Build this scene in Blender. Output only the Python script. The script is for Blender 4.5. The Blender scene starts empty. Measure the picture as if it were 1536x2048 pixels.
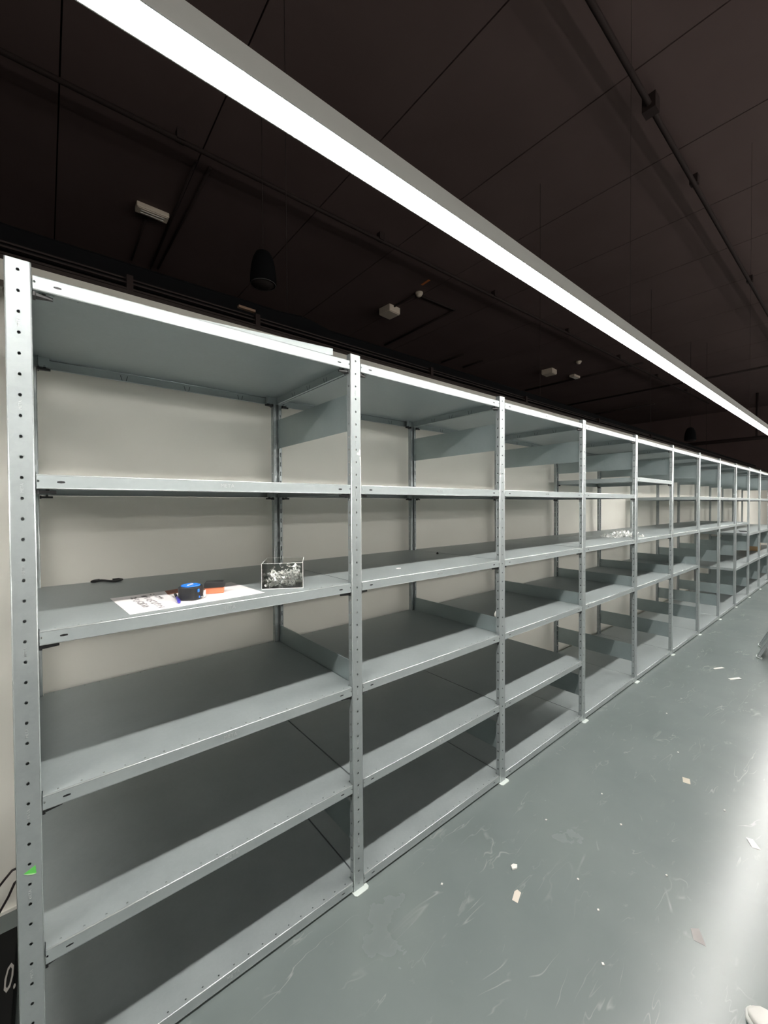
import bpy, bmesh, math, random
from mathutils import Vector, Matrix

# ------------------------------------------------------------------ camera
S = bpy.context.scene
COL = S.collection
YAW, PITCH, ROLL, FPX = 0.8781, -0.0165, -0.0056, 814.79
CAM = Vector((0.069, -1.3245, 1.5613))
fw = Vector((math.cos(YAW)*math.cos(PITCH), math.sin(YAW)*math.cos(PITCH), math.sin(PITCH)))
r0 = Vector((math.sin(YAW), -math.cos(YAW), 0))
u0 = r0.cross(fw)
Rv = math.cos(ROLL)*r0 + math.sin(ROLL)*u0
Uv = -math.sin(ROLL)*r0 + math.cos(ROLL)*u0
cd = bpy.data.cameras.new('camera')
cam = bpy.data.objects.new('camera', cd)
COL.objects.link(cam)
m = Matrix.Identity(4)
for k in range(3):
    m[k][0], m[k][1], m[k][2], m[k][3] = Rv[k], Uv[k], -fw[k], CAM[k]
cam.matrix_world = m
cd.sensor_fit = 'VERTICAL'; cd.sensor_height = 36.0; cd.sensor_width = 27.0
cd.lens = FPX/2048*36.0
cd.clip_start = 0.02; cd.clip_end = 100
S.camera = cam

# ------------------------------------------------------------------ world, exposure
W = bpy.data.worlds.new('world'); S.world = W; W.use_nodes = True
W.node_tree.nodes['Background'].inputs[0].default_value = (0.8, 0.9, 1.0, 1)
W.node_tree.nodes['Background'].inputs[1].default_value = 0.0
S.view_settings.view_transform = 'Standard'
S.view_settings.look = 'None'
S.view_settings.gamma = 1.0
S.view_settings.use_curve_mapping = False
S.view_settings.exposure = 1.42
LAMP = 36.0          # emission of the linear luminaire over the aisle
LAMP_FILL = 8.5     # emission of the added fill tubes behind the camera, outside the frame
LAMP_COL = (1.0, 0.975, 0.93, 1)

rnd = random.Random(7)
R = math.radians

# ------------------------------------------------------------------ materials
def mat(name, col=(.5, .5, .5), metallic=0.0, rough=.5, emit=None, estr=0, spec=None, trans=None, ior=None, alpha=None):
    M = bpy.data.materials.new(name); M.use_nodes = True
    b = M.node_tree.nodes['Principled BSDF']
    b.inputs['Base Color'].default_value = (*col, 1)
    b.inputs['Metallic'].default_value = metallic
    b.inputs['Roughness'].default_value = rough
    if spec is not None: b.inputs['Specular IOR Level'].default_value = spec
    if trans is not None: b.inputs['Transmission Weight'].default_value = trans
    if ior is not None: b.inputs['IOR'].default_value = ior
    if emit: 
        b.inputs['Emission Color'].default_value = (*emit, 1)
        b.inputs['Emission Strength'].default_value = estr
    return M
def N(M, t, **k):
    n = M.node_tree.nodes.new(t)
    for a, v in k.items():
        if a.startswith('i_'): n.inputs[a[2:].replace('_', ' ')].default_value = v
        else: setattr(n, a, v)
    return n
def LK(M, a, b): M.node_tree.links.new(a, b)
def BSDF(M): return M.node_tree.nodes['Principled BSDF']
def ramp(M, fac, stops):
    r = N(M, 'ShaderNodeValToRGB')
    cr = r.color_ramp
    while len(cr.elements) < len(stops): cr.elements.new(0.5)
    for e, (p, c) in zip(cr.elements, stops):
        e.position = p
        e.color = (*c, 1) if len(c) == 3 else c
    LK(M, fac, r.inputs[0]); return r
def coords(M, scale=(1, 1, 1), rot=(0, 0, 0), kind='Object', geo=False):
    mp = N(M, 'ShaderNodeMapping')
    mp.inputs['Scale'].default_value = scale; mp.inputs['Rotation'].default_value = rot
    if geo:
        g = N(M, 'ShaderNodeNewGeometry'); LK(M, g.outputs['Position'], mp.inputs[0])
    else:
        t = N(M, 'ShaderNodeTexCoord'); LK(M, t.outputs[kind], mp.inputs[0])
    return mp

def galv(name, c0, c1, r_lo, r_hi, metallic=.8):
    M = mat(name, c0, metallic, .4)
    mp = coords(M, (1, 1, 1), geo=True)
    n1 = N(M, 'ShaderNodeTexNoise', i_Scale=7.0, i_Detail=5.0, i_Roughness=.6); LK(M, mp.outputs[0], n1.inputs['Vector'])
    n2 = N(M, 'ShaderNodeTexVoronoi', i_Scale=110.0); LK(M, mp.outputs[0], n2.inputs['Vector'])
    mx = N(M, 'ShaderNodeMix', data_type='FLOAT'); mx.inputs[0].default_value = .12
    LK(M, n1.outputs[0], mx.inputs[2]); LK(M, n2.outputs['Color'], mx.inputs[3])
    r = ramp(M, mx.outputs[0], [(.3, c0), (.7, c1)]); LK(M, r.outputs[0], BSDF(M).inputs['Base Color'])
    mr = N(M, 'ShaderNodeMapRange'); mr.inputs[1].default_value = .3; mr.inputs[2].default_value = .7
    mr.inputs[3].default_value = r_lo; mr.inputs[4].default_value = r_hi
    LK(M, n1.outputs[0], mr.inputs[0]); LK(M, mr.outputs[0], BSDF(M).inputs['Roughness'])
    return M
M_galv = galv('galvanised_steel', (.335, .375, .38), (.39, .432, .437), .38, .50, .36)
M_post = galv('galvanised_post', (.31, .342, .348), (.37, .405, .41), .34, .44, .42)
M_panel = galv('galvanised_panel', (.33, .39, .395), (.38, .44, .447), .28, .4, .6)
M_bend = mat('galvanised_bend', (.62, .66, .66), .6, .24)
M_mark = mat('embossed_steel', (.52, .55, .55), .5, .3)
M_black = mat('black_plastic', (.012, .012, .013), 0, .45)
M_slit = mat('dark_slit', (.03, .035, .035), 0, .8)
M_blackcloth = mat('black_fabric_duct', (.006, .006, .007), 0, .9, spec=.1)
M_chan = mat('dark_brown_channel', (.035, .024, .022), 0, .6, spec=.3)
M_white = mat('white_plastic', (.75, .74, .70), 0, .4)
M_tanwhite = mat('aged_white_plastic', (.72, .62, .52), 0, .5)
M_paper = mat('paper', (.88, .84, .84), 0, .8)
M_print = mat('grey_print', (.3, .28, .29), 0, .8)
M_kraft = mat('brown_printed_card', (.30, .13, .09), 0, .7)
M_card = mat('cardboard', (.42, .29, .16), 0, .8)
M_blue = mat('blue_plastic', (.02, .20, .75), 0, .35)
M_navy = mat('pen_blue', (.06, .05, .45), 0, .3)
M_orange = mat('orange_plastic', (.72, .22, .11), 0, .45)
M_rubber = mat('dark_rubber', (.018, .019, .020), 0, .55)
M_steel = mat('bright_steel', (.92, .92, .90), .35, .25)
M_steel2 = mat('dull_steel', (.35, .33, .30), .9, .3)
M_acryl = mat('clear_acrylic', (1, 1, 1), 0, .02, trans=1.0, ior=1.3)
nt = M_acryl.node_tree; _o = nt.nodes['Material Output']
_t = nt.nodes.new('ShaderNodeBsdfTransparent'); _g = nt.nodes.new('ShaderNodeBsdfGlossy'); _m = nt.nodes.new('ShaderNodeMixShader'); _f = nt.nodes.new('ShaderNodeFresnel')
_t.inputs[0].default_value = (.95, .96, .95, 1); _g.inputs['Roughness'].default_value = .03; _f.inputs[0].default_value = 1.4
nt.links.new(_f.outputs[0], _m.inputs[0]); nt.links.new(_t.outputs[0], _m.inputs[1]); nt.links.new(_g.outputs[0], _m.inputs[2]); nt.links.new(_m.outputs[0], _o.inputs[0])
M_green = mat('green_sticker', (.12, .55, .10), 0, .5)
M_green2 = mat('pale_green_sticker', (.45, .75, .38), 0, .5)
M_cable = mat('black_cable', (.012, .006, .008), 0, .5)
M_conduit = mat('black_conduit', (.034, .023, .022), 0, .7, spec=.2)
M_foot = mat('white_foot_plate', (.70, .76, .73), .2, .35)
M_housing = mat('luminaire_housing', (.62, .62, .60), .1, .4)
M_diff = mat('lit_diffuser', (.9, .9, .9), 0, .5, emit=LAMP_COL[:3], estr=LAMP)
M_fill = mat('fill_tube_emission', (.9, .9, .9), 0, .5, emit=LAMP_COL[:3], estr=LAMP_FILL)
M_label = mat('orange_label', (.85, .25, .08), 0, .6)
M_grill = mat('speaker_grille', (.05, .04, .038), .2, .5)
M_shoe = mat('white_leather', (.82, .80, .76), 0, .4)
M_sole = mat('white_rubber_sole', (.85, .85, .82), 0, .5)

# cream painted wall
M_wall = mat('cream_wall', (.6, .56, .48), 0, .75, spec=.3)
mp = coords(M_wall, geo=True)
n = N(M_wall, 'ShaderNodeTexNoise', i_Scale=1.6, i_Detail=6.0); LK(M_wall, mp.outputs[0], n.inputs['Vector'])
r = ramp(M_wall, n.outputs[0], [(.3, (.80, .78, .715)), (.7, (.84, .82, .76))]); LK(M_wall, r.outputs[0], BSDF(M_wall).inputs['Base Color'])
n = N(M_wall, 'ShaderNodeTexNoise', i_Scale=260.0, i_Detail=2.0); LK(M_wall, mp.outputs[0], n.inputs['Vector'])
bp = N(M_wall, 'ShaderNodeBump'); bp.inputs['Strength'].default_value = .08; bp.inputs['Distance'].default_value = .002
LK(M_wall, n.outputs[0], bp.inputs['Height']); LK(M_wall, bp.outputs[0], BSDF(M_wall).inputs['Normal'])

# black-brown ceiling paint
M_ceil = mat('black_ceiling_paint', (.02, .015, .014), 0, .8, spec=.2)
mp = coords(M_ceil, geo=True)
n = N(M_ceil, 'ShaderNodeTexNoise', i_Scale=.8, i_Detail=5.0); LK(M_ceil, mp.outputs[0], n.inputs['Vector'])
r = ramp(M_ceil, n.outputs[0], [(.3, (.115, .078, .074)), (.7, (.14, .097, .093))]); LK(M_ceil, r.outputs[0], BSDF(M_ceil).inputs['Base Color'])
M_gap = mat('ceiling_joint_shadow', (.004, .003, .003), 0, .9, spec=0)

# grey-green epoxy floor with scuffs
def scuff(M, rot, sc, seed, width, gscale, lo):
    """thin curved scratches: narrow level lines of a noise, kept only in patches"""
    mp = coords(M, sc, (0, 0, rot), geo=True); mp.inputs['Location'].default_value = (seed, seed*1.7, 0)
    a = N(M, 'ShaderNodeTexNoise', i_Scale=1.0, i_Detail=3.0, i_Roughness=.55, i_Distortion=.8)
    LK(M, mp.outputs[0], a.inputs['Vector'])
    d = N(M, 'ShaderNodeMath', operation='SUBTRACT'); LK(M, a.outputs[0], d.inputs[0]); d.inputs[1].default_value = .5
    e = N(M, 'ShaderNodeMath', operation='ABSOLUTE'); LK(M, d.outputs[0], e.inputs[0])
    ln = ramp(M, e.outputs[0], [(0, (1, 1, 1)), (width, (0, 0, 0))])
    b = N(M, 'ShaderNodeTexNoise', i_Scale=gscale, i_Detail=3.0); LK(M, mp.outputs[0], b.inputs['Vector'])
    gt = ramp(M, b.outputs[0], [(lo, (0, 0, 0)), (lo+.10, (1, 1, 1))])
    m_ = N(M, 'ShaderNodeMath', operation='MULTIPLY'); LK(M, ln.outputs[0], m_.inputs[0]); LK(M, gt.outputs[0], m_.inputs[1])
    return m_.outputs[0]
M_floor = mat('epoxy_floor', (.26, .30, .29), 0, .3)
s1 = scuff(M_floor, R(38), (1.6, 7, 1), 3, .010, 1.3, .54)
s2 = scuff(M_floor, R(-20), (2.0, 8, 1), 11, .009, 1.4, .57)
s3 = scuff(M_floor, R(75), (2.2, 5, 1), 23, .014, 1.6, .57)
sd_ = coords(M_floor, (9, 16, 1), (0, 0, R(30)), geo=True)
sn_ = N(M_floor, 'ShaderNodeTexNoise', i_Scale=1.0, i_Detail=5.0, i_Roughness=.65, i_Distortion=.5); LK(M_floor, sd_.outputs[0], sn_.inputs['Vector'])
s4 = ramp(M_floor, sn_.outputs[0], [(.64, (0, 0, 0)), (.82, (.8, .8, .8))]).outputs[0]
gate = coords(M_floor, (1.3, 1.3, 1), geo=True)
g = N(M_floor, 'ShaderNodeTexNoise', i_Scale=1.6, i_Detail=4.0); LK(M_floor, gate.outputs[0], g.inputs['Vector'])
gr = ramp(M_floor, g.outputs[0], [(.38, (.15, .15, .15)), (.58, (1, 1, 1))])
def mth(op, a, b):
    n = N(M_floor, 'ShaderNodeMath', operation=op)
    for i, x in enumerate((a, b)):
        if isinstance(x, (int, float)): n.inputs[i].default_value = x
        else: LK(M_floor, x, n.inputs[i])
    return n.outputs[0]
sm = mth('MAXIMUM', mth('MAXIMUM', mth('MAXIMUM', s1, s2), s3), s4)
sm = mth('MULTIPLY', sm, gr.outputs[0]); sm = mth('MULTIPLY', sm, .42)
cl = N(M_floor, 'ShaderNodeTexNoise', i_Scale=1.1, i_Detail=6.0, i_Roughness=.6); LK(M_floor, gate.outputs[0], cl.inputs['Vector'])
br = ramp(M_floor, cl.outputs[0], [(.3, (.145, .172, .167)), (.7, (.175, .203, .197))])
mx = N(M_floor, 'ShaderNodeMix', data_type='RGBA')
LK(M_floor, sm, mx.inputs[0]); LK(M_floor, br.outputs[0], mx.inputs[6]); mx.inputs[7].default_value = (.46, .48, .45, 1)
LK(M_floor, mx.outputs[2], BSDF(M_floor).inputs['Base Color'])
mr = N(M_floor, 'ShaderNodeMapRange'); mr.inputs[3].default_value = .22; mr.inputs[4].default_value = .30
LK(M_floor, cl.outputs[0], mr.inputs[0]); LK(M_floor, mr.outputs[0], BSDF(M_floor).inputs['Roughness'])

# ------------------------------------------------------------------ geometry helpers
def box(bm, x0, x1, y0, y1, z0, z1):
    v = [bm.verts.new(p) for p in ((x0, y0, z0), (x1, y0, z0), (x1, y1, z0), (x0, y1, z0), (x0, y0, z1), (x1, y0, z1), (x1, y1, z1), (x0, y1, z1))]
    for f in ((0, 3, 2, 1), (4, 5, 6, 7), (0, 1, 5, 4), (1, 2, 6, 5), (2, 3, 7, 6), (3, 0, 4, 7)):
        bm.faces.new([v[i] for i in f])
    return v
def quad(bm, a, b, c, d, smooth=False):
    f = bm.faces.new([bm.verts.new(p) for p in (a, b, c, d)]); f.smooth = smooth; return f
def strip(bm, O, U, V, height, cells):
    """perforated sheet strip: cells = (u0,u1,hole_centre_v or None,a,b); holes are real openings"""
    O = Vector(O); U = Vector(U); V = Vector(V)
    P = lambda u, v: O + U*u + V*v
    for (ua, ub, hv, a, b) in cells:
        if hv is None:
            quad(bm, P(ua, 0), P(ub, 0), P(ub, height), P(ua, height)); continue
        uc = (ua+ub)/2
        outer = [(ub, hv), (ub, height), (uc, height), (ua, height), (ua, hv), (ua, 0), (uc, 0), (ub, 0)]
        ov = [bm.verts.new(P(*p)) for p in outer]
        iv = []
        for k in range(8):
            t = k*math.pi/4; c, s = math.cos(t), math.sin(t)
            if a > b*1.5:   # slot along U
                c = math.copysign(abs(c)**.45, c) if abs(c) > .01 else 0
            elif b > a*1.5:
                s = math.copysign(abs(s)**.45, s) if abs(s) > .01 else 0
            iv.append(bm.verts.new(P(uc + a*c, hv + b*s)))
        for k in range(8):
            j = (k+1) % 8
            bm.faces.new((ov[k], ov[j], iv[j], iv[k]))
def arc(bm, p0, p1, corner, axis, length, seg=4):
    """bent sheet edge swept along axis; p0,p1 section end points, corner = sharp corner point"""
    p0, p1, c, A = Vector(p0), Vector(p1), Vector(corner), Vector(axis)*length
    pts = []
    for k in range(seg+1):
        t = k/seg
        pts.append((1-t)**2*p0 + 2*t*(1-t)*(c*.9+(p0+p1)*.05) + t*t*p1)
    vs = [(bm.verts.new(p), bm.verts.new(p+A)) for p in pts]
    for k in range(seg):
        f = bm.faces.new((vs[k][0], vs[k+1][0], vs[k+1][1], vs[k][1])); f.smooth = True; f.material_index = 1
def tube(bm, pts, rad, seg=8, closed=False):
    pts = [Vector(p) for p in pts]; rings = []
    up = Vector((0, 0, 1))
    for i, p in enumerate(pts):
        d = (pts[min(i+1, len(pts)-1)] - pts[max(i-1, 0)]).normalized()
        x = d.cross(up)
        if x.length < 1e-3: x = d.cross(Vector((1, 0, 0)))
        x.normalize(); y = x.cross(d)
        rr = rad[i] if isinstance(rad, (list, tuple)) else rad
        rings.append([bm.verts.new(p + rr*(math.cos(2*math.pi*k/seg)*x + math.sin(2*math.pi*k/seg)*y)) for k in range(seg)])
    for a, b in zip(rings, rings[1:]):
        for k in range(seg):
            f = bm.faces.new((a[k], a[(k+1) % seg], b[(k+1) % seg], b[k])); f.smooth = True
    bm.faces.new(rings[0][::-1]); bm.faces.new(rings[-1])
def lathe(bm, prof, seg=32, c=(0, 0, 0)):
    rings = []
    for (rr, z) in prof:
        if rr < 1e-6: rings.append([bm.verts.new((c[0], c[1], c[2]+z))])
        else: rings.append([bm.verts.new((c[0]+rr*math.cos(2*math.pi*k/seg), c[1]+rr*math.sin(2*math.pi*k/seg), c[2]+z)) for k in range(seg)])
    for a, b in zip(rings, rings[1:]):
        for k in range(seg):
            j = (k+1) % seg
            if len(a) == 1: f = bm.faces.new((a[0], b[j], b[k]))
            elif len(b) == 1: f = bm.faces.new((a[k], a[j], b[0]))
            else: f = bm.faces.new((a[k], a[j], b[j], b[k]))
            f.smooth = True
def prism(bm, poly, z0, z1, smooth=False):
    lo = [bm.verts.new((x, y, z0)) for x, y in poly]; hi = [bm.verts.new((x, y, z1)) for x, y in poly]
    bm.faces.new(lo[::-1]); bm.faces.new(hi); n = len(poly)
    for k in range(n):
        f = bm.faces.new((lo[k], lo[(k+1) % n], hi[(k+1) % n], hi[k])); f.smooth = smooth
def mesh(bm, name, mats, bevel=0, fix=True):
    if fix: bmesh.ops.recalc_face_normals(bm, faces=bm.faces)
    me = bpy.data.meshes.new(name); bm.to_mesh(me); bm.free()
    for x in (mats if isinstance(mats, (list, tuple)) else [mats]): me.materials.append(x)
    return me
def bake(me, solid=0, bevel=0):
    """apply thickness / edge rounding once and share the result"""
    o = bpy.data.objects.new('tmp', me); COL.objects.link(o)
    if solid:
        md = o.modifiers.new('s', 'SOLIDIFY'); md.thickness = solid; md.offset = -1; md.use_even_offset = False
    if bevel:
        md = o.modifiers.new('b', 'BEVEL'); md.width = bevel; md.segments = 2; md.limit_method = 'ANGLE'; md.angle_limit = R(40)
    dg = bpy.context.evaluated_depsgraph_get()
    out = bpy.data.meshes.new_from_object(o.evaluated_get(dg))
    name = me.name; bpy.data.objects.remove(o); out.name = name
    return out
def link(name, me, parent=None, loc=(0, 0, 0), rot=(0, 0, 0)):
    o = bpy.data.objects.new(name, me); COL.objects.link(o)
    o.location = loc; o.rotation_euler = rot
    if parent: o.parent = parent
    return o
def tag(o, label=None, cat=None, group=None, kind=None):
    if label: o['label'] = label
    if cat: o['category'] = cat
    if group: o['group'] = group
    if kind: o['kind'] = kind
    return o
def empty(name, loc=(0, 0, 0), rot=(0, 0, 0)):
    o = bpy.data.objects.new(name, None); COL.objects.link(o); o.empty_display_size = .05
    o.location = loc; o.rotation_euler = rot; return o
def struct(name, me, loc=(0, 0, 0)):
    return tag(link(name, me, loc=loc), kind='structure')
def bxm(name, mt, *b, bevel=0):
    bm = bmesh.new(); box(bm, *b); me = mesh(bm, name, mt)
    return bake(me, bevel=bevel) if bevel else me
def text_mesh(body, size, extrude, mt, name):
    c = bpy.data.curves.new(name, 'FONT'); c.body = body; c.size = size; c.extrude = extrude
    c.align_x = 'CENTER'; c.align_y = 'CENTER'; c.resolution_u = 2; c.space_character = 1.05
    o = bpy.data.objects.new('tmp', c); COL.objects.link(o)
    dg = bpy.context.evaluated_depsgraph_get()
    me = bpy.data.meshes.new_from_object(o.evaluated_get(dg)); bpy.data.objects.remove(o)
    me.materials.clear(); me.materials.append(mt); me.name = name
    return me
ORD = ['first', 'second', 'third', 'fourth', 'fifth', 'sixth', 'seventh', 'eighth', 'ninth', 'tenth', 'eleventh', 'twelfth', 'thirteenth', 'fourteenth']

# ------------------------------------------------------------------ room
X0, X1, YB, YW, YF, ZC = -4.0, 20.0, -8.0, 0.80, 9.0, 5.0
WT = 2.505                       # top of the cream partition
struct('floor', bxm('floor', M_floor, X0, X1, YB, YF, -.2, 0))
struct('wall_rear', bxm('wall_rear', M_wall, X0, X1, YW, YW+.1, 0, WT))
struct('wall_left', bxm('wall_left', M_wall, X0-.1, X0, YB, YF, 0, ZC+.1))
struct('wall_front', bxm('wall_front', M_wall, X0, X1, YB-.1, YB, 0, ZC+.1))
struct('wall_back', bxm('wall_back', M_ceil, X0, X1, YF, YF+.1, 0, ZC+.1))
wr = struct('wall_right', bxm('wall_right', M_wall, X1, X1+.1, YB, YF, 0, 2.6))
struct('trim_1', bxm('trim_1', M_ceil, X1-.3, X1+.1, YB, YF, 2.6, ZC+.1))
struct('baseboard_rear', bxm('baseboard_rear', M_wall, X0, X1, YW-.008, YW, 0, .012))
ceil = struct('ceiling', bxm('ceiling', M_gap, X0, X1, YB, YF, ZC+.03, ZC+.13))
# ceiling panels: strips running across the room, real joints between them
seams = [-3.42, -2.22, -1.03, .205, 1.285, 2.55, 3.72, 4.85]
while seams[-1] < X1-1.2: seams.append(seams[-1]+1.17)
edges = [X0] + seams + [X1]
for a, b in zip(edges, edges[1:]):
    link('ceiling_panel', bxm('ceiling_panel', M_ceil, a+.006, b-.006, YB, YF, ZC, ZC+.03), ceil)

# ------------------------------------------------------------------ upright frames
H, PW, PD, DEPTH = 2.157, .050, .026, .738
NC = 43; PITCHH = H/NC
def post_mesh(closed):
    bm = bmesh.new(); r_ = .003
    cells = [(k*PITCHH, (k+1)*PITCHH) for k in range(NC)]
    Z = (0, 0, 1)
    strip(bm, (PW-r_, 0, 0), Z, (-1, 0, 0), PW-2*r_, [(a, b, (PW-2*r_)/2, .0042, .0036) for a, b in cells])
    strip(bm, (0, r_, 0), Z, (0, 1, 0), PD-2*r_, [(a, b, (PD-2*r_)/2, .0045, .004) for a, b in cells])
    strip(bm, (PW, PD-r_, 0), Z, (0, -1, 0), PD-2*r_, [(a, b, (PD-2*r_)/2, .0045, .004) for a, b in cells])
    strip(bm, (r_, PD, 0), Z, (1, 0, 0), .014, [(a, b, .0065, .0125, .003) for a, b in cells])
    strip(bm, (PW-r_-.014, PD, 0), Z, (1, 0, 0), .014, [(a, b, .0075, .0125, .003) for a, b in cells])
    if closed: quad(bm, (r_+.014, PD, 0), (PW-r_-.014, PD, 0), (PW-r_-.014, PD, H), (r_+.014, PD, H))
    arc(bm, (0, r_, 0), (r_, 0, 0), (0, 0, 0), Z, H)
    arc(bm, (PW-r_, 0, 0), (PW, r_, 0), (PW, 0, 0), Z, H)
    arc(bm, (r_, PD, 0), (0, PD-r_, 0), (0, PD, 0), Z, H)
    arc(bm, (PW, PD-r_, 0), (PW-r_, PD, 0), (PW, PD, 0), Z, H)
    for f in bm.faces: f.normal_update()
    # make all faces point outward from the profile axis
    bad = []
    for f in bm.faces:
        c = f.calc_center_median(); d = Vector((c.x-PW/2, c.y-PD/2, 0))
        n = f.normal
        if n.x*d.x/PW**2 + n.y*d.y/PD**2 < 0: bad.append(f)
    bmesh.ops.reverse_faces(bm, faces=bad)
    return bake(mesh(bm, 'post', [M_post, M_bend], fix=False), solid=.0013)
ME_POST = post_mesh(True); ME_POST_REAR = post_mesh(False)
def foot_mesh():
    bm = bmesh.new()
    c = .008; x0, x1, y0, y1 = -.006, PW+.014, -.022, PD+.004
    prism(bm, [(x0+c, y0), (x1-c, y0), (x1, y0+c), (x1, y1), (x0, y1), (x0, y0+c)], 0, .004)
    box(bm, .004, PW-.004, .003, PD-.004, .004, .05)
    return bake(mesh(bm, 'foot_plate', M_foot), bevel=.001)
ME_FOOT = foot_mesh()
def sidepanel_mesh():
    bm = bmesh.new()
    box(bm, -.001, .001, 0, DEPTH-2*PD-.002, 0, .150)
    box(bm, .001, .0035, 0, DEPTH-2*PD-.002, .148, .150)
    box(bm, .001, .0035, 0, DEPTH-2*PD-.002, 0, .002)
    for y in (.02, DEPTH-2*PD-.02):
        for z in (.04, .11): box(bm, -.0022, -.001, y-.004, y+.004, z-.004, z+.004)
    return mesh(bm, 'side_panel', M_panel)
ME_SIDE = sidepanel_mesh()
ME_STAMP = text_mesh('META', .0085, .0004, M_mark, 'embossed_mark')
NF = 14
post_marks = {}
for i in range(NF):
    fr = empty('upright_frame', (i, 0, 0))
    tag(fr, ['galvanised slotted upright frame at the left end of the shelving row',
             'galvanised slotted upright frame between first and second bay from the left',
             'galvanised slotted upright frame between second and third bay, white sticker behind post'][i] if i < 3 else
        'galvanised slotted upright frame, %s from the left end of the shelving row' % ORD[i], 'shelf frame', 'upright frames of the shelving row')
    fr.location = (i, 0, 0)
    p = link('post', ME_POST, fr, (0, 0, .003))
    link('foot_plate', ME_FOOT, p, (0, 0, -.003))
    if i < 3:
        for k in range(3, NC-2, 4):
            link('embossed_mark', ME_STAMP, p, (PW/2, -.0003, (k+1)*PITCHH), (R(90), R(-90), 0))
    q = link('post', ME_POST_REAR, fr, (PW, DEPTH, .003), (0, 0, math.pi))
    link('foot_plate', ME_FOOT, q, (0, 0, -.003))
    for z in (.175, .773, 1.866):
        link('side_panel', ME_SIDE, fr, (PW/2, PD+.001, z))

# ------------------------------------------------------------------ shelves
LIP = .0374
def shelf_mesh():
    bm = bmesh.new(); r_ = .0035
    xa, xb = PW+.002, 1-.002          # lip between posts
    xo, xp = PW/2+.003, 1+PW/2-.003   # deck
    Y0, Y1 = .0015, DEPTH-.0015
    hp = .0492
    def holes(y0, h, hv, flip):
        cells = []; u = 0; L = xb-xa
        n = int(L/hp); off = (L-n*hp)/2
        cells = [(0, off, None, 0, 0)] + [(off+k*hp, off+(k+1)*hp, hv, .0029, .0027) for k in range(n)] + [(L-off, L, None, 0, 0)]
        strip(bm, (xa, y0, 0), (1, 0, 0), (0, 1, 0), h, cells)
    holes(Y0+r_, PD+.003-Y0-r_, .010, 0)
    quad(bm, (xo, PD+.003, 0), (xp, PD+.003, 0), (xp, DEPTH-PD-.003, 0), (xo, DEPTH-PD-.003, 0))
    holes(DEPTH-PD-.003, PD+.003-Y0-r_, .016, 1)
    # front & rear bends
    arc(bm, (xa, Y0, -r_), (xa, Y0+r_, 0), (xa, Y0, 0), (1, 0, 0), xb-xa)
    arc(bm, (xa, Y1-r_, 0), (xa, Y1, -r_), (xa, Y1, 0), (1, 0, 0), xb-xa)
    # lips with slots: end hole, slot, plain centre, slot, end hole
    L = xb-xa; hh = LIP-2*r_
    cells = [(0, .006, .017, .0028, .003), (.006, .034, None, 0, 0), (.034, .062, .015, .0085, .0031), (.062, L-.062, None, 0, 0),
             (L-.062, L-.034, .015, .0085, .0031), (L-.034, L-.006, None, 0, 0), (L-.006, L, .017, .0028, .003)]
    strip(bm, (xa, Y0, -LIP+r_), (1, 0, 0), (0, 0, 1), hh, cells)
    quad(bm, (xa, Y1, -r_), (xb, Y1, -r_), (xb, Y1, -LIP+r_), (xa, Y1, -LIP+r_))
    # lower bends and return flanges
    arc(bm, (xa, Y0+r_, -LIP), (xa, Y0, -LIP+r_), (xa, Y0, -LIP), (1, 0, 0), L, 2)
    n = int(L/hp); off = (L-n*hp)/2
    strip(bm, (xa+.01, Y0+r_+.012, -LIP), (1, 0, 0), (0, -1, 0), .012,
          [(off+k*hp, off+(k+1)*hp, .006, .0022, .0022) for k in range(n)][:-1] + [(0, off, None, 0, 0)])
    quad(bm, (xa+.01, Y0+r_+.012, -LIP), (xb-.01, Y0+r_+.012, -LIP), (xb-.01, Y0+r_+.012, -.006), (xa+.01, Y0+r_+.012, -.006))
    quad(bm, (xa+.01, Y1-.012, -LIP), (xb-.01, Y1-.012, -LIP), (xb-.01, Y1, -LIP), (xa+.01, Y1, -LIP))
    quad(bm, (xa+.01, Y1, -LIP), (xb-.01, Y1, -LIP), (xb-.01, Y1, -LIP+r_), (xa+.01, Y1, -LIP+r_))
    # side lips with return
    ya, yb = PD+.003, DEPTH-PD-.003
    for x, s in ((xo, 1), (xp, -1)):
        quad(bm, (x, ya, 0), (x, yb, 0), (x, yb, -LIP), (x, ya, -LIP))
        quad(bm, (x, ya, -LIP), (x, yb, -LIP), (x+s*.010, yb, -LIP), (x+s*.010, ya, -LIP))
        for yy, ye, t in ((ya, Y0+r_, 1), (yb, Y1-r_, -1)):
            xe = xa if s > 0 else xb
            quad(bm, (x, yy, 0), (xe, yy, 0), (xe, yy, -LIP), (x, yy, -LIP))
            quad(bm, (xe, yy, 0), (xe, ye, 0), (xe, ye, -LIP), (xe, yy, -LIP))
    return mesh(bm, 'metal_shelf', [M_galv, M_bend], fix=False)
def orient_shelf(me):
    bm = bmesh.new(); bm.from_mesh(me); c0 = Vector((.525, DEPTH/2, -.02))
    for f in bm.faces: f.normal_update()
    bad = []
    for f in bm.faces:
        c = f.calc_center_median(); n = f.normal
        if abs(n.z) > .99: want = Vector((0, 0, 1)) if c.z > -.02 else Vector((0, 0, -1))
        else: want = c-c0; want.z = 0 if abs(n.z) < .2 else want.z; want = Vector((math.copysign(1, want.x)*(abs(n.x) > .5), math.copysign(1, want.y)*(abs(n.y) > .2), 1 if c.z > -.02 else -1)) if abs(n.z) >= .2 else Vector((math.copysign(1, c.x-c0.x), math.copysign(1, c.y-c0.y), 0))
        if n.dot(want) < 0: bad.append(f)
    bmesh.ops.reverse_faces(bm, faces=bad); bm.to_mesh(me); bm.free()
    return me
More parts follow.
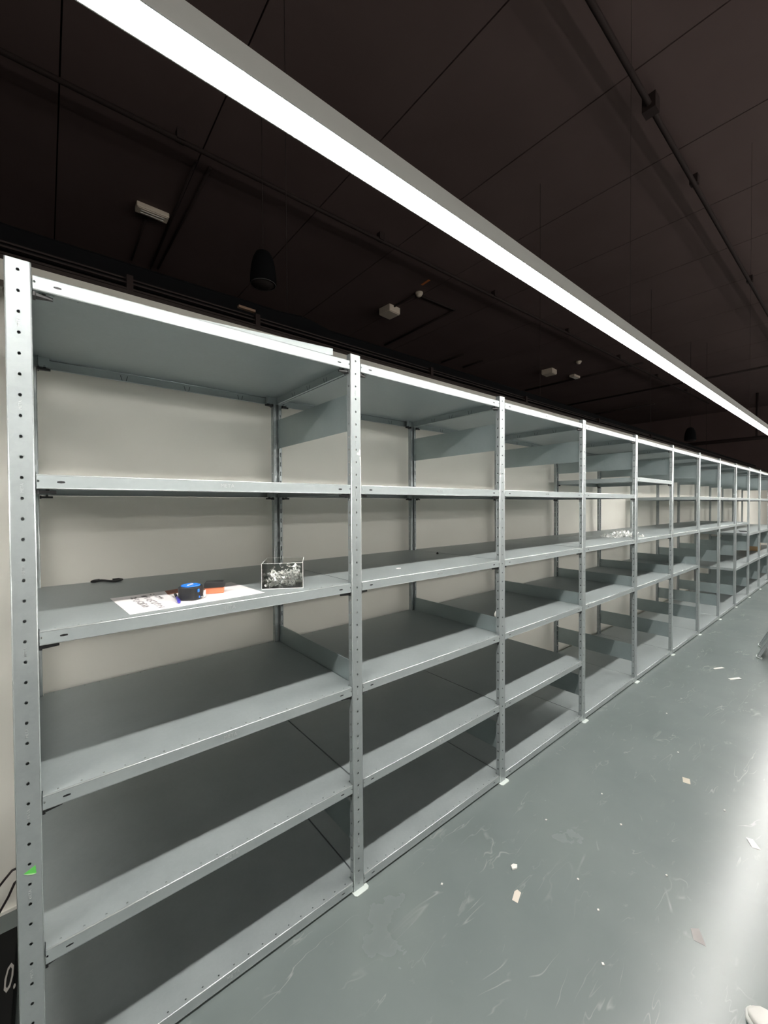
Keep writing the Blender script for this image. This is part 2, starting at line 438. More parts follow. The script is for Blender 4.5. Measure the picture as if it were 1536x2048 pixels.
ME_SHELF = bake(orient_shelf(shelf_mesh()), solid=.0011)
def clip_mesh():
    bm = bmesh.new()                   # hooked bracket under a shelf corner
    box(bm, 0, .006, 0, .030, -.012, .0)
    prism(bm, [(.006, .004), (.040, .012), (.040, .018), (.006, .028)], -.010, -.002)
    box(bm, .018, .026, .006, .024, -.002, .008)
    return bake(mesh(bm, 'shelf_clip', M_black), bevel=.001)
ME_CLIP = clip_mesh()
ME_SLOT_SHADE = bxm('slot_shade', M_black, -.0095, .0095, .0028, .007, -.0235, -.0145)  # black box behind a lip slot, stands in for the shade inside
def bracket_mesh():
    bm = bmesh.new()
    box(bm, 0, .034, 0, .0015, 0, .036)
    box(bm, 0, .0015, -.02, 0, 0, .036)
    return mesh(bm, 'corner_bracket', M_galv)
ME_BRK = bracket_mesh()
ME_META = text_mesh('META', .0165, .0005, M_mark, 'embossed_mark')
def slits_mesh(px0, py0, ax, sd):
    bm = bmesh.new()
    def v(px, py, axis):
        for s in ((-1, 1) if sd is None else (sd,)):
            a0, a1 = s*.006, s*.012
            pts = [(a0, -.034), (a0+s*.0022, -.034), (a1+s*.0022, -.012), (a1, -.012)]
            if axis == 'x':
                quad(bm, *[(px+p[0], py, p[1]) for p in pts]) if s > 0 else quad(bm, *[(px+p[0], py, p[1]) for p in pts[::-1]])
            else:
                quad(bm, *[(px, py+p[0], p[1]) for p in pts]) if s > 0 else quad(bm, *[(px, py+p[0], p[1]) for p in pts[::-1]])
    v(px0, py0, ax)
    me = mesh(bm, 'lip_slit', M_slit, fix=False); return bake(me, solid=.0004)
ME_SLIT = [slits_mesh(.335+.25*k, DEPTH-.0042, 'x', sd) for k in range(3) for sd in (-1, 1)] + [slits_mesh(1+PW/2-.0052, .22+.15*k, 'y', sd) for k in range(3) for sd in (-1, 1)]
SZ = [2.134, 1.6435, 1.2517, .8357, .4419, .046]
LAY = {0: SZ, 1: SZ, 2: SZ, 3: [SZ[0], SZ[1], SZ[2], SZ[3], SZ[5]], 4: [SZ[0], 1.795, SZ[2], SZ[3], SZ[5]],
       5: [SZ[0], SZ[2], SZ[3], SZ[5]], 6: [SZ[0], SZ[1], SZ[2], SZ[5]], 7: [SZ[0], SZ[1], SZ[2], SZ[5]],
       8: [SZ[0], SZ[1], SZ[2], .58, SZ[5]]}
for b in range(9, NF-1): LAY[b] = [SZ[0], SZ[1], 1.06, .58, SZ[5]]
BAYN = ['leftmost bay'] + ['%s bay from the left' % o for o in ORD[1:]]
for b in range(NF-1):
    zs = LAY[b]
    for k, z in enumerate(zs):
        pos = 'topmost' if k == 0 else ('bottom' if k == len(zs)-1 else ORD[k]+' from the top')
        lab = 'galvanised steel shelf, %s, in the %s' % (pos, BAYN[b])
        sh = link('metal_shelf', ME_SHELF, None, (b, 0, z))
        tag(sh, lab, 'shelf', 'galvanised shelves of the long shelving row')
        if b < 8:
            mk = link('embossed_mark', ME_META, sh, (.518, .0012, -.0175), (R(90), 0, 0)); mk['label'] = 'stamped maker mark in the lip'
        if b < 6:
            for x in (PW+.002+.048, 1-.002-.048): link('slot_shade', ME_SLOT_SHADE, sh, (x, .0, 0))
        if b < 6 and k < len(zs)-1:
            for (x, y, rz) in ((PW+.001, .006, 0), (1-.001, .036, math.pi), (PW+.001, DEPTH-.036, 0), (1-.001, DEPTH-.006, math.pi)):
                link('shelf_clip', ME_CLIP, sh, (x, y, -LIP-.0005), (0, 0, rz))
            link('corner_bracket', ME_BRK, sh, (1-.038, DEPTH-.030, -LIP+.001))
            link('corner_bracket', ME_BRK, sh, (PW+.004, DEPTH-.030, -LIP+.001))
            if k == 0:
                for sm_ in ME_SLIT: link('lip_slit', sm_, sh)

# loose sheet-steel shelves lying on top of the row
def loose_mesh(L=.90, Wd=.42, h=.026):
    bm = bmesh.new()
    quad(bm, (0, 0, h), (L, 0, h), (L, Wd, h), (0, Wd, h)); quad(bm, (0, 0, 0), (L, 0, 0), (L, 0, h), (0, 0, h))
    quad(bm, (L, 0, 0), (L, Wd, 0), (L, Wd, h), (L, 0, h)); quad(bm, (0, Wd, h), (L, Wd, h), (L, Wd, 0), (0, Wd, 0)); quad(bm, (0, 0, h), (0, Wd, h), (0, Wd, 0), (0, 0, 0))
    me = bake(mesh(bm, 'loose_panel', M_galv, fix=False), solid=.0012)
    return me
ME_LOOSE = loose_mesh()
o = link('loose_shelf_panel', ME_LOOSE, None, (.922-.9*math.cos(R(-7.0)), .004-.9*math.sin(R(-7.0)), 2.1350), (0, 0, R(-7.0)))
tag(o, 'loose steel shelf panel lying askew on top of the leftmost bay', 'shelf panel')
o = link('loose_shelf_panel', ME_LOOSE, None, (9.06, .03, 2.1350), (0, 0, R(1)))
tag(o, 'loose steel shelf panel lying on top of the row near its far end', 'shelf panel')

# ------------------------------------------------------------------ luminaires
LY, LZ, LX0, LX1 = -.545, 2.36, -1.6, 15.5
def luminaire(x0, x1, y, z, dm, label):
    t = empty('linear_luminaire', (x0, y, z+.05)); tag(t, label, 'ceiling light')
    w = .0315; Ln = x1-x0
    bm = bmesh.new()     # extruded housing, open below for the diffuser
    for (a, b, c, d) in ((-w-.0015, -w+.001, -.05, 0), (w-.001, w+.0015, -.05, 0), (-w, w, -.004, 0)):
        box(bm, 0, Ln, a, b, c, d)
    box(bm, -.002, 0, -w-.0015, w+.0015, -.05, 0); box(bm, Ln, Ln+.002, -w-.0015, w+.0015, -.05, 0)
    link('housing', mesh(bm, 'housing', M_housing), t)
    k = 0; x = 0
    while x < Ln-.01:
        e = min(x+1.5, Ln)
        link('diffuser', bxm('diffuser', dm, x+.0008, e-.0008, -w+.0015, w-.0015, -.038, -.033), t)
        x = e
    xs = .9
    while xs < Ln:
        bm = bmesh.new(); tube(bm, [(xs, 0, 0), (xs, 0, ZC-z-.05)], .0009, 6); xs += 3.0
        link('suspension_wire', mesh(bm, 'suspension_wire', M_conduit), t)
luminaire(LX0, LX1, LY, LZ, M_diff, 'long lit linear light hanging over the aisle along the shelving')
def fill_tube_light(x0, x1, y, z, label):  # unseen fill lamps, added to brighten the walls and shelf interiors
    t = empty('fill_tube_light', (x0, y, z)); tag(t, label, 'ceiling light', 'added fill tube lights out of view')
    x = 0; Ln = x1-x0
    link('batten', bxm('batten', M_housing, 0, Ln, -.02, .02, .04, .08), t)
    while x < Ln-.1:
        bm = bmesh.new(); tube(bm, [(x+.02, 0, 0), (x+1.48, 0, 0)], .03, 12); link('tube', mesh(bm, 'tube', M_fill), t)
        bm = bmesh.new(); tube(bm, [(x+.75, 0, .08), (x+.75, 0, ZC-z)], .002, 6); link('suspension_wire', mesh(bm, 'suspension_wire', M_conduit), t)
        link('bracket', bxm('bracket', M_housing, x, x+.02, -.02, .02, -.03, .04), t); x += 1.5
fill_tube_light(-3.0, 18.0, -4.2, 2.4, 'added row of fill tube lights behind the viewer, the nearer one')
fill_tube_light(-3.0, 18.0, -6.8, 2.4, 'added row of fill tube lights farthest behind the viewer')

# ------------------------------------------------------------------ black duct and dark channels above the partition
bm = bmesh.new()
st = [(-4.0, .012), (.2, .012), (1.15, .016), (1.28, .028), (1.36, .020), (1.48, -.004), (3, 0), (7, -.006), (12, -.016), (16, -.02)]
rings = []
for x, dz in st:
    sec = [(.91, 2.588), (.90, 2.60), (.90, 2.672+dz), (.915, 2.688+dz), (1.12, 2.688+dz), (1.15, 2.66), (1.15, 2.60), (1.13, 2.588)]
    rings.append([bm.verts.new((x, y, z)) for y, z in sec])
for a, b in zip(rings, rings[1:]):
    for k in range(8): bm.faces.new((a[k], a[(k+1) % 8], b[(k+1) % 8], b[k]))
bm.faces.new(rings[0][::-1]); bm.faces.new(rings[-1])
o = link('air_duct', mesh(bm, 'air_duct', M_blackcloth)); tag(o, 'matt black duct running above the cream partition wall', 'duct')
x = 1.231
for x in (1.231, 4.2, 7.6, 11.0):
    bm = bmesh.new(); tube(bm, [(x, 1.0, 2.67), (x, 1.0, ZC+.001)], .0025, 6)
    link('hanger_rod', mesh(bm, 'hanger_rod', M_conduit), o)
tr = empty('cable_tray', (0, YW, WT)); tag(tr, 'dark brown channel with thin rails on top of the cream wall', 'cable tray')
link('tray_base', bxm('tray_base', M_chan, X0+.02, 17, 0, .09, 0, .018), tr)
for z, y in ((.018, .004), (.050, .016), (.074, .030)):
    link('rail', bxm('rail', M_chan, X0+.02, 17, y, y+.012, z+.004, z+.011), tr)
link('back_plate', bxm('back_plate', M_chan, X0+.02, 17, .045, .05, .018, .05), tr)
for x in (.36, .95, 2.3, 3.6, 5.2, 7.0):
    link('rail_bracket', bxm('rail_bracket', M_conduit, x, x+.025, .003, .045, .018, .088), tr)
o = link('wood_scrap', bxm('wood_scrap', mat('bare_wood', (.30, .19, .13), 0, .7), 0, .09, 0, .02, 0, .012), None, (.86, YW+.003, WT+.0955), (0, 0, R(2)))
tag(o, 'small piece of bare wood lying on the rails above the wall', 'wood scrap')

# ------------------------------------------------------------------ things on the ceiling
def pipe(name, pts, rad, label, cat='pipe', mt=M_conduit, group=None, kids=()):
    bm = bmesh.new()
    for a, b in zip(pts, pts[1:]): tube(bm, [a, b], rad, 10)
    o = link(name, mesh(bm, name, mt)); tag(o, label, cat, group)
    for (p, s) in kids:
        link('pipe_clamp', bxm('pipe_clamp', mt, p[0]-s, p[0]+s, p[1]-s, p[1]+s, p[2]-s, p[2]+s*1.5), o)
    return o
ZP = 4.87
def hang(p, n): return [((p[0][0]+(p[1][0]-p[0][0])*k/n, p[0][1]+(p[1][1]-p[0][1])*k/n, ZP+.03), .035) for k in range(1, n)]
P1 = [(-3.5, -.10, ZP), (17, -.10, ZP)]; P2 = [(-3.5, 2.86, ZP), (17, 2.22, ZP)]
pipe('ceiling_pipe', P1, .022, 'long black pipe along the ceiling on the right of the light', kids=[((4.0, -.10, ZP), .05)]+hang(P1, 7))
pipe('ceiling_pipe', P2, .022, 'long black pipe along the ceiling between the light and the pendant loudspeakers', kids=hang(P2, 9))
ZE = 4.985
pipe('ceiling_conduit', [(1.266, 3.0, ZE), (1.276, 5.3, ZE)], .014, 'black conduit beside the emergency light, nearer the light', 'conduit')
pipe('ceiling_conduit', [(1.40, 3.0, ZE), (1.36, 5.3, ZE)], .014, 'black conduit right of the emergency light, parallel to its neighbour', 'conduit')
pipe('ceiling_conduit', [(1.036, 4.25, ZE), (1.036, 5.3, ZE)], .012, 'short black conduit below the emergency light', 'conduit')
pipe('ceiling_conduit', [(4.73, 4.15, ZE), (4.76, 3.46, ZE), (5.66, 3.42, ZE), (5.70, 5.4, ZE)], .018, 'bent black conduit running round from the near smoke detector', 'conduit')
pipe('ceiling_conduit', [(7.43, 4.69, ZE), (7.43, 5.35, ZE)], .022, 'short black ceiling conduit left of another one, mid ceiling', 'conduit')
pipe('ceiling_conduit', [(8.11, 4.66, ZE), (8.11, 5.25, ZE)], .022, 'short black ceiling conduit right of another one, mid ceiling', 'conduit')
pipe('ceiling_conduit', [(11.28, 2.3, ZE), (11.19, 5.4, ZE)], .03, 'black conduit across the ceiling beyond the far junction box', 'conduit')
pipe('ceiling_conduit', [(14.0, -1.5, ZE), (14.0, 6.5, ZE)], .03, 'black conduit across the ceiling near the far end', 'conduit')
pipe('ceiling_conduit', [(15.8, 3.4, 4.9), (15.8, 6.5, 4.9)], .03, 'short black conduit across the far ceiling, farthest of all', 'conduit')
pipe('far_pipe', [(17.2, -4.0, 3.6), (17.2, 7.5, 3.6)], .06, 'thick black pipe crossing the far end of the hall', 'pipe')
pipe('far_pipe_drop', [(17.2, 1.05, 3.66), (17.2, 1.05, ZC)], .035, 'vertical black pipe dropping to the pipe at the far end', 'pipe')

def emergency_light(x, y, rz, label):
    t = empty('emergency_light', (x, y, ZC), (0, 0, rz)); tag(t, label, 'emergency light')
    link('body', bxm('body', M_tanwhite, -.165, .165, -.07, .07, -.055, 0, bevel=.008), t)
    link('lens', bxm('lens', mat('glossy_lens', (.8, .7, .58), 0, .12), -.15, .15, -.055, .055, -.062, -.055, bevel=.004), t)
    for yy in (-.02, .025): link('tube', bxm('tube', M_white, -.12, .12, yy-.006, yy+.006, -.068, -.062), t)
emergency_light(1.07, 4.06, 0, 'pale emergency light on the ceiling at the left')
emergency_light(11.0, 3.83, 0, 'small pale emergency light beside the far junction box')
def jbox(x, y, s, label):
    t = empty('junction_box', (x, y, ZC), (0, 0, R(4))); tag(t, label, 'junction box')
    link('body', bxm('body', M_tanwhite, -s, s, -s, s, -.11, 0, bevel=.006), t)
    link('cover', bxm('cover', M_tanwhite, -s*.92, s*.92, -s*.92, s*.92, -.122, -.11, bevel=.004), t)
jbox(4.74, 4.12, .13, 'larger pale square junction box on the ceiling near the smoke detector')
jbox(10.03, 4.03, .14, 'smaller pale square junction box on the far ceiling')
def detector(x, y, r_, label):
    t = empty('smoke_detector', (x, y, ZC)); tag(t, label, 'smoke detector')
    bm = bmesh.new(); lathe(bm, [(0, 0), (r_, 0), (r_, -.02), (r_*.92, -.03)][::1] + [(0, -.03)]); link('base', mesh(bm, 'base', M_tanwhite), t)
    bm = bmesh.new(); lathe(bm, [(r_*.75, -.03), (r_*.72, -.05), (r_*.45, -.065), (0, -.068)]); link('dome', mesh(bm, 'dome', M_tanwhite), t)
detector(4.77, 3.42, .062, 'near smoke detector beside the orange label on the ceiling')
detector(9.99, 3.26, .065, 'far smoke detector above the smaller junction box')
o = link('ceiling_label', bxm('ceiling_label', M_label, -.02, .02, -.09, .09, -.002, 0), None, (4.635, 3.14, ZC), (0, 0, R(-4)))
tag(o, 'small orange label stuck to the ceiling beside the smoke detector', 'label')

def speaker(x, y, ztop, s, label):
    t = empty('pendant_speaker', (x, y, ztop)); tag(t, label, 'loudspeaker', 'pendant loudspeakers')
    bm = bmesh.new()
    lathe(bm, [(0, 0), (.030*s, -.002*s), (.055*s, -.02*s), (.075*s, -.06*s), (.09*s, -.12*s), (.099*s, -.20*s), (.1*s, -.25*s), (.096*s, -.262*s), (.088*s, -.258*s)])
    link('shell', mesh(bm, 'shell', M_blackcloth), t)
    bm = bmesh.new(); lathe(bm, [(.09*s, -.255*s), (.07*s, -.272*s), (.035*s, -.28*s), (0, -.282*s)]); link('grille', mesh(bm, 'grille', M_grill), t)
    bm = bmesh.new(); lathe(bm, [(.089*s, -.256*s), (.094*s, -.266*s), (.0965*s, -.262*s)]); link('trim_ring', mesh(bm, 'trim_ring', mat('grey_ring', (.2, .19, .19), .3, .4)), t)
    bm = bmesh.new(); tube(bm, [(0, 0, -.003), (0, 0, ZC-ztop)], .003, 6); link('hanging_cable', mesh(bm, 'hanging_cable', M_conduit), t)
speaker(1.409, 1.758, 3.56, 1.0, 'near black pendant loudspeaker hanging on a thin cable')
speaker(10.65, 1.20, 3.18, 1.05, 'far black pendant loudspeaker near the end of the hall')

# ------------------------------------------------------------------ objects on the third shelf, leftmost bay
Z3 = SZ[2] + .0002
def poly_sheet(name, pts, z, t, mt):
    bm = bmesh.new(); prism(bm, pts, z, z+t); return link(name, mesh(bm, name, mt))
sheet = poly_sheet('printed_sheet', [(.250, .036), (.665, .063), (.644, .345), (.231, .318)], Z3, .0006, M_paper)
tag(sheet, 'white paper sheet with rows of print on the third shelf, leftmost bay', 'paper')
bm = bmesh.new()
rr = random.Random(3)
ex = Vector((.415, .027)).normalized(); ey = Vector((-ex.y, ex.x))
def glyph_row(o, length, h, n):
    o = Vector(o)
    for k in range(n):
        if rr.random() < .12: continue
        c = o + ey*(-length*k/n); w = length/n*.75
        for s in range(rr.choice((2, 3, 3))):
            if rr.random() < .5: a = (rr.uniform(0, h*.1), rr.uniform(0, w)); b = (h*.95, a[1]+rr.uniform(-w*.3, w*.3))
            else: a = (rr.uniform(0, h), 0); b = (a[0]+rr.uniform(-.2, .2)*h, w)
            A = c + ex*a[0] - ey*a[1]; B = c + ex*b[0] - ey*b[1]
            d = (B-A).normalized(); nn = Vector((-d.y, d.x))*h*.13
            z = Z3+.0009
            quad(bm, (*(A-nn), z), (*(B-nn), z), (*(B+nn), z), (*(A+nn), z))
glyph_row((.282, .285), .19, .019, 10); glyph_row((.314, .292), .235, .019, 13); glyph_row((.346, .30), .15, .018, 8)
glyph_row((.392, .285), .17, .009, 18); glyph_row((.407, .285), .13, .009, 15)
link('print', mesh(bm, 'print', M_print), sheet)
o = poly_sheet('brown_card', [(.398, .323), (.393, .252), (.445, .262), (.520, .30), (.50, .355)], Z3+.0009, .0012, M_kraft)
tag(o, 'reddish brown card lying on the sheet behind the tape measure', 'card')

# tape measure
TX, TY = .437, .132
t = empty('tape_measure', (TX, TY, Z3+.0008), (0, 0, R(-38))); tag(t, 'black tape measure with a blue disc lying flat on the printed sheet', 'tape measure')
def rsq(hw, hh, rc, n=5):
    out = []
    for cx, cy, a0 in ((hw-rc, hh-rc, 0), (-hw+rc, hh-rc, 90), (-hw+rc, -hh+rc, 180), (hw-rc, -hh+rc, 270)):
        for k in range(n+1):
            a = R(a0+90*k/n); out.append((cx+rc*math.cos(a), cy+rc*math.sin(a)))
    return out
bm = bmesh.new(); prism(bm, rsq(.034, .032, .019), 0, .044); link('case', bake(mesh(bm, 'case', M_rubber), bevel=.004), t)
bm = bmesh.new(); lathe(bm, [(.0295, .0435), (.0295, .047), (.0255, .0480), (.024, .0465), (0, .0465)], 40); link('blue_disc', mesh(bm, 'blue_disc', M_blue), t)
link('belt_clip', bxm('belt_clip', M_steel, -.004, .004, -.018, .012, .0468, .0495, bevel=.0008), t)
link('lock_button', bxm('lock_button', M_blue, .0315, .0355, -.024, -.012, .026, .036, bevel=.002), t)
link('base_button', bxm('base_button', M_blue, .0335, .0355, -.018, -.010, .006, .013, bevel=.001), t)
bm = bmesh.new(); box(bm, .033, .045, -.004, .012, .006, .0075); box(bm, .044, .045, -.004, .012, .006, .028)
link('end_hook', mesh(bm, 'end_hook', M_steel), t)
# orange and black tool
t = empty('staple_tool', (.530, .178, Z3+.0008), (0, 0, R(-22))); tag(t, 'orange tool with a black top lying right of the tape measure', 'tool')
bm = bmesh.new()
v = box(bm, -.033, .030, -.018, .018, 0, .022)
link('orange_body', bake(mesh(bm, 'orange_body', M_orange), bevel=.003), t)
bm = bmesh.new(); pr_ = [(-.034, .0215), (.031, .0215), (.035, .028), (.028, .041), (-.030, .041), (-.034, .036)]
lo = [bm.verts.new((x, -.021, z)) for x, z in pr_]; hi = [bm.verts.new((x, .021, z)) for x, z in pr_]
bm.faces.new(lo); bm.faces.new(hi[::-1])
for k in range(6): bm.faces.new((lo[k], lo[(k+1) % 6], hi[(k+1) % 6], hi[k]))
link('black_top', bake(mesh(bm, 'black_top', M_rubber), bevel=.002), t)
link('wire_loop', bxm('wire_loop', M_steel2, -.041, -.033, -.012, .004, .006, .03, bevel=.001), t)
# pen
a, b = Vector((.408, .215, Z3+.0068)), Vector((.3895, .078, Z3+.0068))
bm = bmesh.new(); tube(bm, [a, a.lerp(b, .45)], .0042, 10); o = link('pen', mesh(bm, 'pen', M_rubber)); tag(o, 'blue and black pen sticking out from under the tape measure', 'pen')
bm = bmesh.new(); tube(bm, [a.lerp(b, .45), a.lerp(b, .9), b], [.0048, .0052, .0038], 10); link('cap', mesh(bm, 'cap', M_navy), o)
# black strap
pts = []
for k in range(25):
    s = k/24; x = .215+.085*s; y = .700-.030*s + .020*math.sin(s*math.pi*2.0)
    pts.append((x, y, Z3+.006))
hook = [(.235, .728, Z3+.006), (.214, .720, Z3+.006), (.208, .704, Z3+.006)] + pts[1:] + [(.309, .682, Z3+.006), (.300, .700, Z3+.006), (.278, .700, Z3+.006)]
bm = bmesh.new(); tube(bm, hook, .0048, 8); o = link('black_strap', mesh(bm, 'black_strap', M_black)); tag(o, 'small black hooked strap at the back of the third shelf, leftmost bay', 'strap')

# acrylic box with metal clips
AX, AY, ath, aw, ad, ah = .680, .123, R(-30), .150, .170, .095
ab = empty('acrylic_box', (AX, AY, Z3), (0, 0, ath)); tag(ab, 'open clear acrylic box of metal clips on the third shelf, leftmost bay', 'box')
tk = .0025
for nm, bb in (('base', (0, aw, 0, ad, 0, tk)), ('wall', (0, aw, 0, tk, tk, ah)), ('wall', (0, aw, ad-tk, ad, tk, ah)), ('wall', (0, tk, tk, ad-tk, tk, ah)), ('wall', (aw-tk, aw, tk, ad-tk, tk, ah))):
    link(nm, bxm(nm, M_acryl, *bb), ab)
M_rim = mat('polished_acrylic_edge', (.95, .95, .93), 0, .25)
bm = bmesh.new()
for bb in ((0, aw, 0, tk, ah, ah+.001), (0, aw, ad-tk, ad, ah, ah+.001), (0, tk, tk, ad-tk, ah, ah+.001), (aw-tk, aw, tk, ad-tk, ah, ah+.001),
           (-.0006, .0008, -.0006, .0008, 0, ah), (aw-.0008, aw+.0006, -.0006, .0008, 0, ah), (0, aw, -.0008, .0004, 0, .002)):
    box(bm, *bb)
link('rim', mesh(bm, 'rim', M_rim), ab)
def clip_piece(seed):
    q = random.Random(seed); bm = bmesh.new(); w = q.uniform(.007, .012); L = q.uniform(.012, .022); th = .0012
    box(bm, 0, L, 0, w, 0, th); box(bm, L-th, L, 0, w, 0, q.uniform(.006, .012)); box(bm, 0, th, 0, w*.5, 0, q.uniform(.004, .009))
    if q.random() < .6: box(bm, L-.006, L, 0, w, .008, .0092)
    return mesh(bm, 'clip_body', M_steel)
CL = [clip_piece(k) for k in range(6)]
def hookpiece(seed):
    q = random.Random(seed); bm = bmesh.new()
    tube(bm, [(0, 0, 0), (.012, 0, .001), (.02, .004, .003), (.026, .010, .002)], .0011, 6); return mesh(bm, 'clip_body', M_steel)
CL.append(hookpiece(1)); CL.append(hookpiece(2))
ca, sa = math.cos(ath), math.sin(ath)
rr = random.Random(12)
for k in range(120):
    u = rr.uniform(.012, aw-.018); v = rr.uniform(.010, ad-.02)
    lvl = (k/120)
    hz = .006 + lvl*(.022+.030*min(1, u/aw+.25))
    if k > 112: hz += .01
    X = AX + ca*u - sa*v; Y = AY + sa*u + ca*v
    o = link('metal_clip', CL[rr.randrange(8)], None, (X, Y, Z3+hz), (rr.uniform(-.9, .9), rr.uniform(-.9, .9), rr.uniform(0, 6.28)))
    tag(o, 'small bright metal shelf clip heaped inside the clear acrylic box', 'clip', 'metal clips in the acrylic box')
# pile of clips on the third shelf, bay four / five
for k in range(150):
    s = rr.betavariate(1.3, 1.3); X = 4.01+.31*s + rr.gauss(0, .025) ; Y = .25-.155*s + rr.gauss(0, .025)
    X = max(X, 4.0); hgt = max(0, .05*(1-(abs(s-.5)*2)**1.6)*rr.random())
    rx = 1.0 if hgt > .01 else .25
    o = link('metal_clip', CL[rr.randrange(8)], None, (X, Y, Z3+.003+hgt), (rr.uniform(-rx, rx), rr.uniform(-rx, rx), rr.uniform(0, 6.28)))
    o.scale = (1.25,)*3
    tag(o, 'small bright metal shelf clip in the loose heap on the fourth bay shelf', 'clip', 'metal clips heaped on the third shelf')
o = link('steel_strip', bxm('steel_strip', M_galv, -.11, .11, -.009, .009, 0, .004), None, (3.80, .50, Z3), (0, 0, R(-22)))
tag(o, 'flat steel strip lying on the third shelf behind the clip heap', 'metal strip')
o = link('paper_scrap', bxm('paper_scrap', M_paper, -.012, .012, -.007, .007, 0, .002), None, (1.391, .16, Z3), (0, 0, R(20)))
tag(o, 'tiny white scrap on the third shelf of the second bay', 'paper scrap')
bm = bmesh.new(); lathe(bm, [(0, 0), (.007, 0), (.007, .006), (.004, .012), (0, .013)], 12); o = link('rubber_bumper', mesh(bm, 'rubber_bumper', M_black), None, (1.967, .436, Z3))
tag(o, 'tiny black rubber bumper on the third shelf at the end of the second bay', 'bumper')

# stickers on the posts
def flat(name, pts, y, th, mt, label, cat):
    bm = bmesh.new(); a = [bm.verts.new((x, y, z)) for x, z in pts]; b = [bm.verts.new((x, y-th, z)) for x, z in pts]; n = len(pts)
    bm.faces.new(a); bm.faces.new(b[::-1])
    for k in range(n): bm.faces.new((a[k], a[(k+1) % n], b[(k+1) % n], b[k]))
    o = link(name, mesh(bm, name, mt)); tag(o, label, cat); return o
g = flat('green_sticker', [(.014, .662), (.036, .672), (.0375, .652), (.031, .652)], -.0001, .0006, M_green, 'small green triangular sticker on the leftmost post', 'sticker')
bm = bmesh.new(); a = [bm.verts.new(p) for p in ((.014, -.0008, .662), (.0375, -.0008, .652), (.031, -.0008, .6515), (.021, -.0008, .656))]; bm.faces.new(a)
link('pale_edge', bake(mesh(bm, 'pale_edge', M_green2), solid=.0003), g)
flat('tape_residue', [(1.027, 1.766), (1.031, 1.775), (1.034, 1.768), (1.043, 1.788), (1.046, 1.783), (1.045, 1.762), (1.030, 1.763)], -.0001, .0008, M_white, 'torn white tape remnant on the second post, upper part', 'tape')
flat('tape_residue', [(1.0415, 1.757), (1.0475, 1.757), (1.0485, 1.722), (1.046, 1.722)], -.0001, .0004, M_white, 'thin white tape streak under the torn remnant on the second post', 'tape')
flat('tape_residue', [(1.999, 1.735), (2.004, 1.735), (2.012, 1.716), (2.006, 1.718), (2.0, 1.728)], -.0001, .001, M_white, 'torn white tape remnant on the third post from the left', 'tape')
bm = bmesh.new(); lathe(bm, [(0, 0), (.021, 0), (.021, .0015), (0, .0015)], 32)
o = link('round_sticker', mesh(bm, 'round_sticker', M_white), None, (2.0145, .0315, .946), (R(90), 0, 0)); tag(o, 'white round sticker showing behind the third post from the left', 'sticker')

# ------------------------------------------------------------------ left edge: black crate, cables, wall bracket
M_crate = mat('black_fabric', (.006, .006, .006), 0, .8, spec=.2)
cr = empty('black_case', (-.31, .36, 0)); tag(cr, 'flat black case with pale letters lying on the floor left of the shelving', 'case')
link('body', bxm('body', M_crate, -.29, .285, -.26, .26, 0, .062, bevel=.012), cr)
link('lid', bxm('lid', M_crate, -.285, .28, -.255, .255, .062, .070, bevel=.003), cr)
lt = text_mesh('0.', .145, .0006, mat('pale_print', (.32, .30, .28), 0, .6), 'lettering')
lo_ = link('lettering', lt, cr, (.272, .05, .0706), (0, 0, R(-4))); lo_.scale = (.32, 1, 1)
link('handle', bxm('handle', M_black, -.08, .08, -.272, -.26, .02, .045, bevel=.004), cr)
bm = bmesh.new(); tube(bm, [(-.30, .78, .005), (-.16, .765, .08), (-.10, .755, .128), (-.07, .75, .165), (-.05, .75, .186), (-.03, .755, .185), (-.022, .77, .15), (-.03, .785, .10)], .0042, 8)
o = link('black_cable', mesh(bm, 'black_cable', M_cable)); tag(o, 'upper looping black cable against the wall left of the shelving', 'cable')
bm = bmesh.new(); tube(bm, [(-.20, .725, .005), (-.10, .725, .045), (-.085, .725, .066), (-.060, .725, .110), (-.042, .725, .152), (-.032, .725, .160), (-.025, .725, .14)], .0042, 8)
o = link('black_cable', mesh(bm, 'black_cable', M_cable)); tag(o, 'lower black cable against the wall left of the shelving', 'cable')
t = empty('wall_bracket', (-.14, YW, 2.36)); tag(t, 'grey metal bracket on the wall just left of the leftmost post top', 'bracket')
link('arm', bxm('arm', M_steel2, 0, .16, -.10, -.075, 0, .026, bevel=.003), t); link('plate', bxm('plate', M_steel2, 0, .035, -.1, 0, -.01, .035, bevel=.003), t)
bm = bmesh.new(); tube(bm, [(.11, -.088, .0), (.115, -.085, -.03), (.13, -.08, -.055)], .012, 10); link('hook', mesh(bm, 'hook', M_steel2), t)

# ------------------------------------------------------------------ leaning frame at the right edge
fl = empty('leaning_frame', (5.56, -.60, 0.004), (R(24), 0, R(6))); tag(fl, 'spare steel frame with white feet leaning at the right edge', 'shelf frame')
for x in (0, .46):
    p = link('post', ME_POST, fl, (x, 0, 0)); link('foot_plate', ME_FOOT, p)
for z in (.02, .9, 1.75):
    link('cross_panel', bxm('cross_panel', M_panel, .05, .46, .008, .011, 0, .34), fl, (0, 0, z))
prop = empty('steel_trestle', (5.75, -1.25, 0)); tag(prop, 'steel trestle the spare frame leans on, outside the picture', 'trestle')
link('beam', bxm('beam', M_galv, -.4, .4, -.02, .02, 1.36, 1.40), prop)
for x in (-.37, .37):
    link('leg', bxm('leg', M_galv, x-.015, x+.015, -.015, .015, 0, 1.36), prop); link('foot', bxm('foot', M_galv, x-.03, x+.03, -.2, .2, 0, .015), prop)

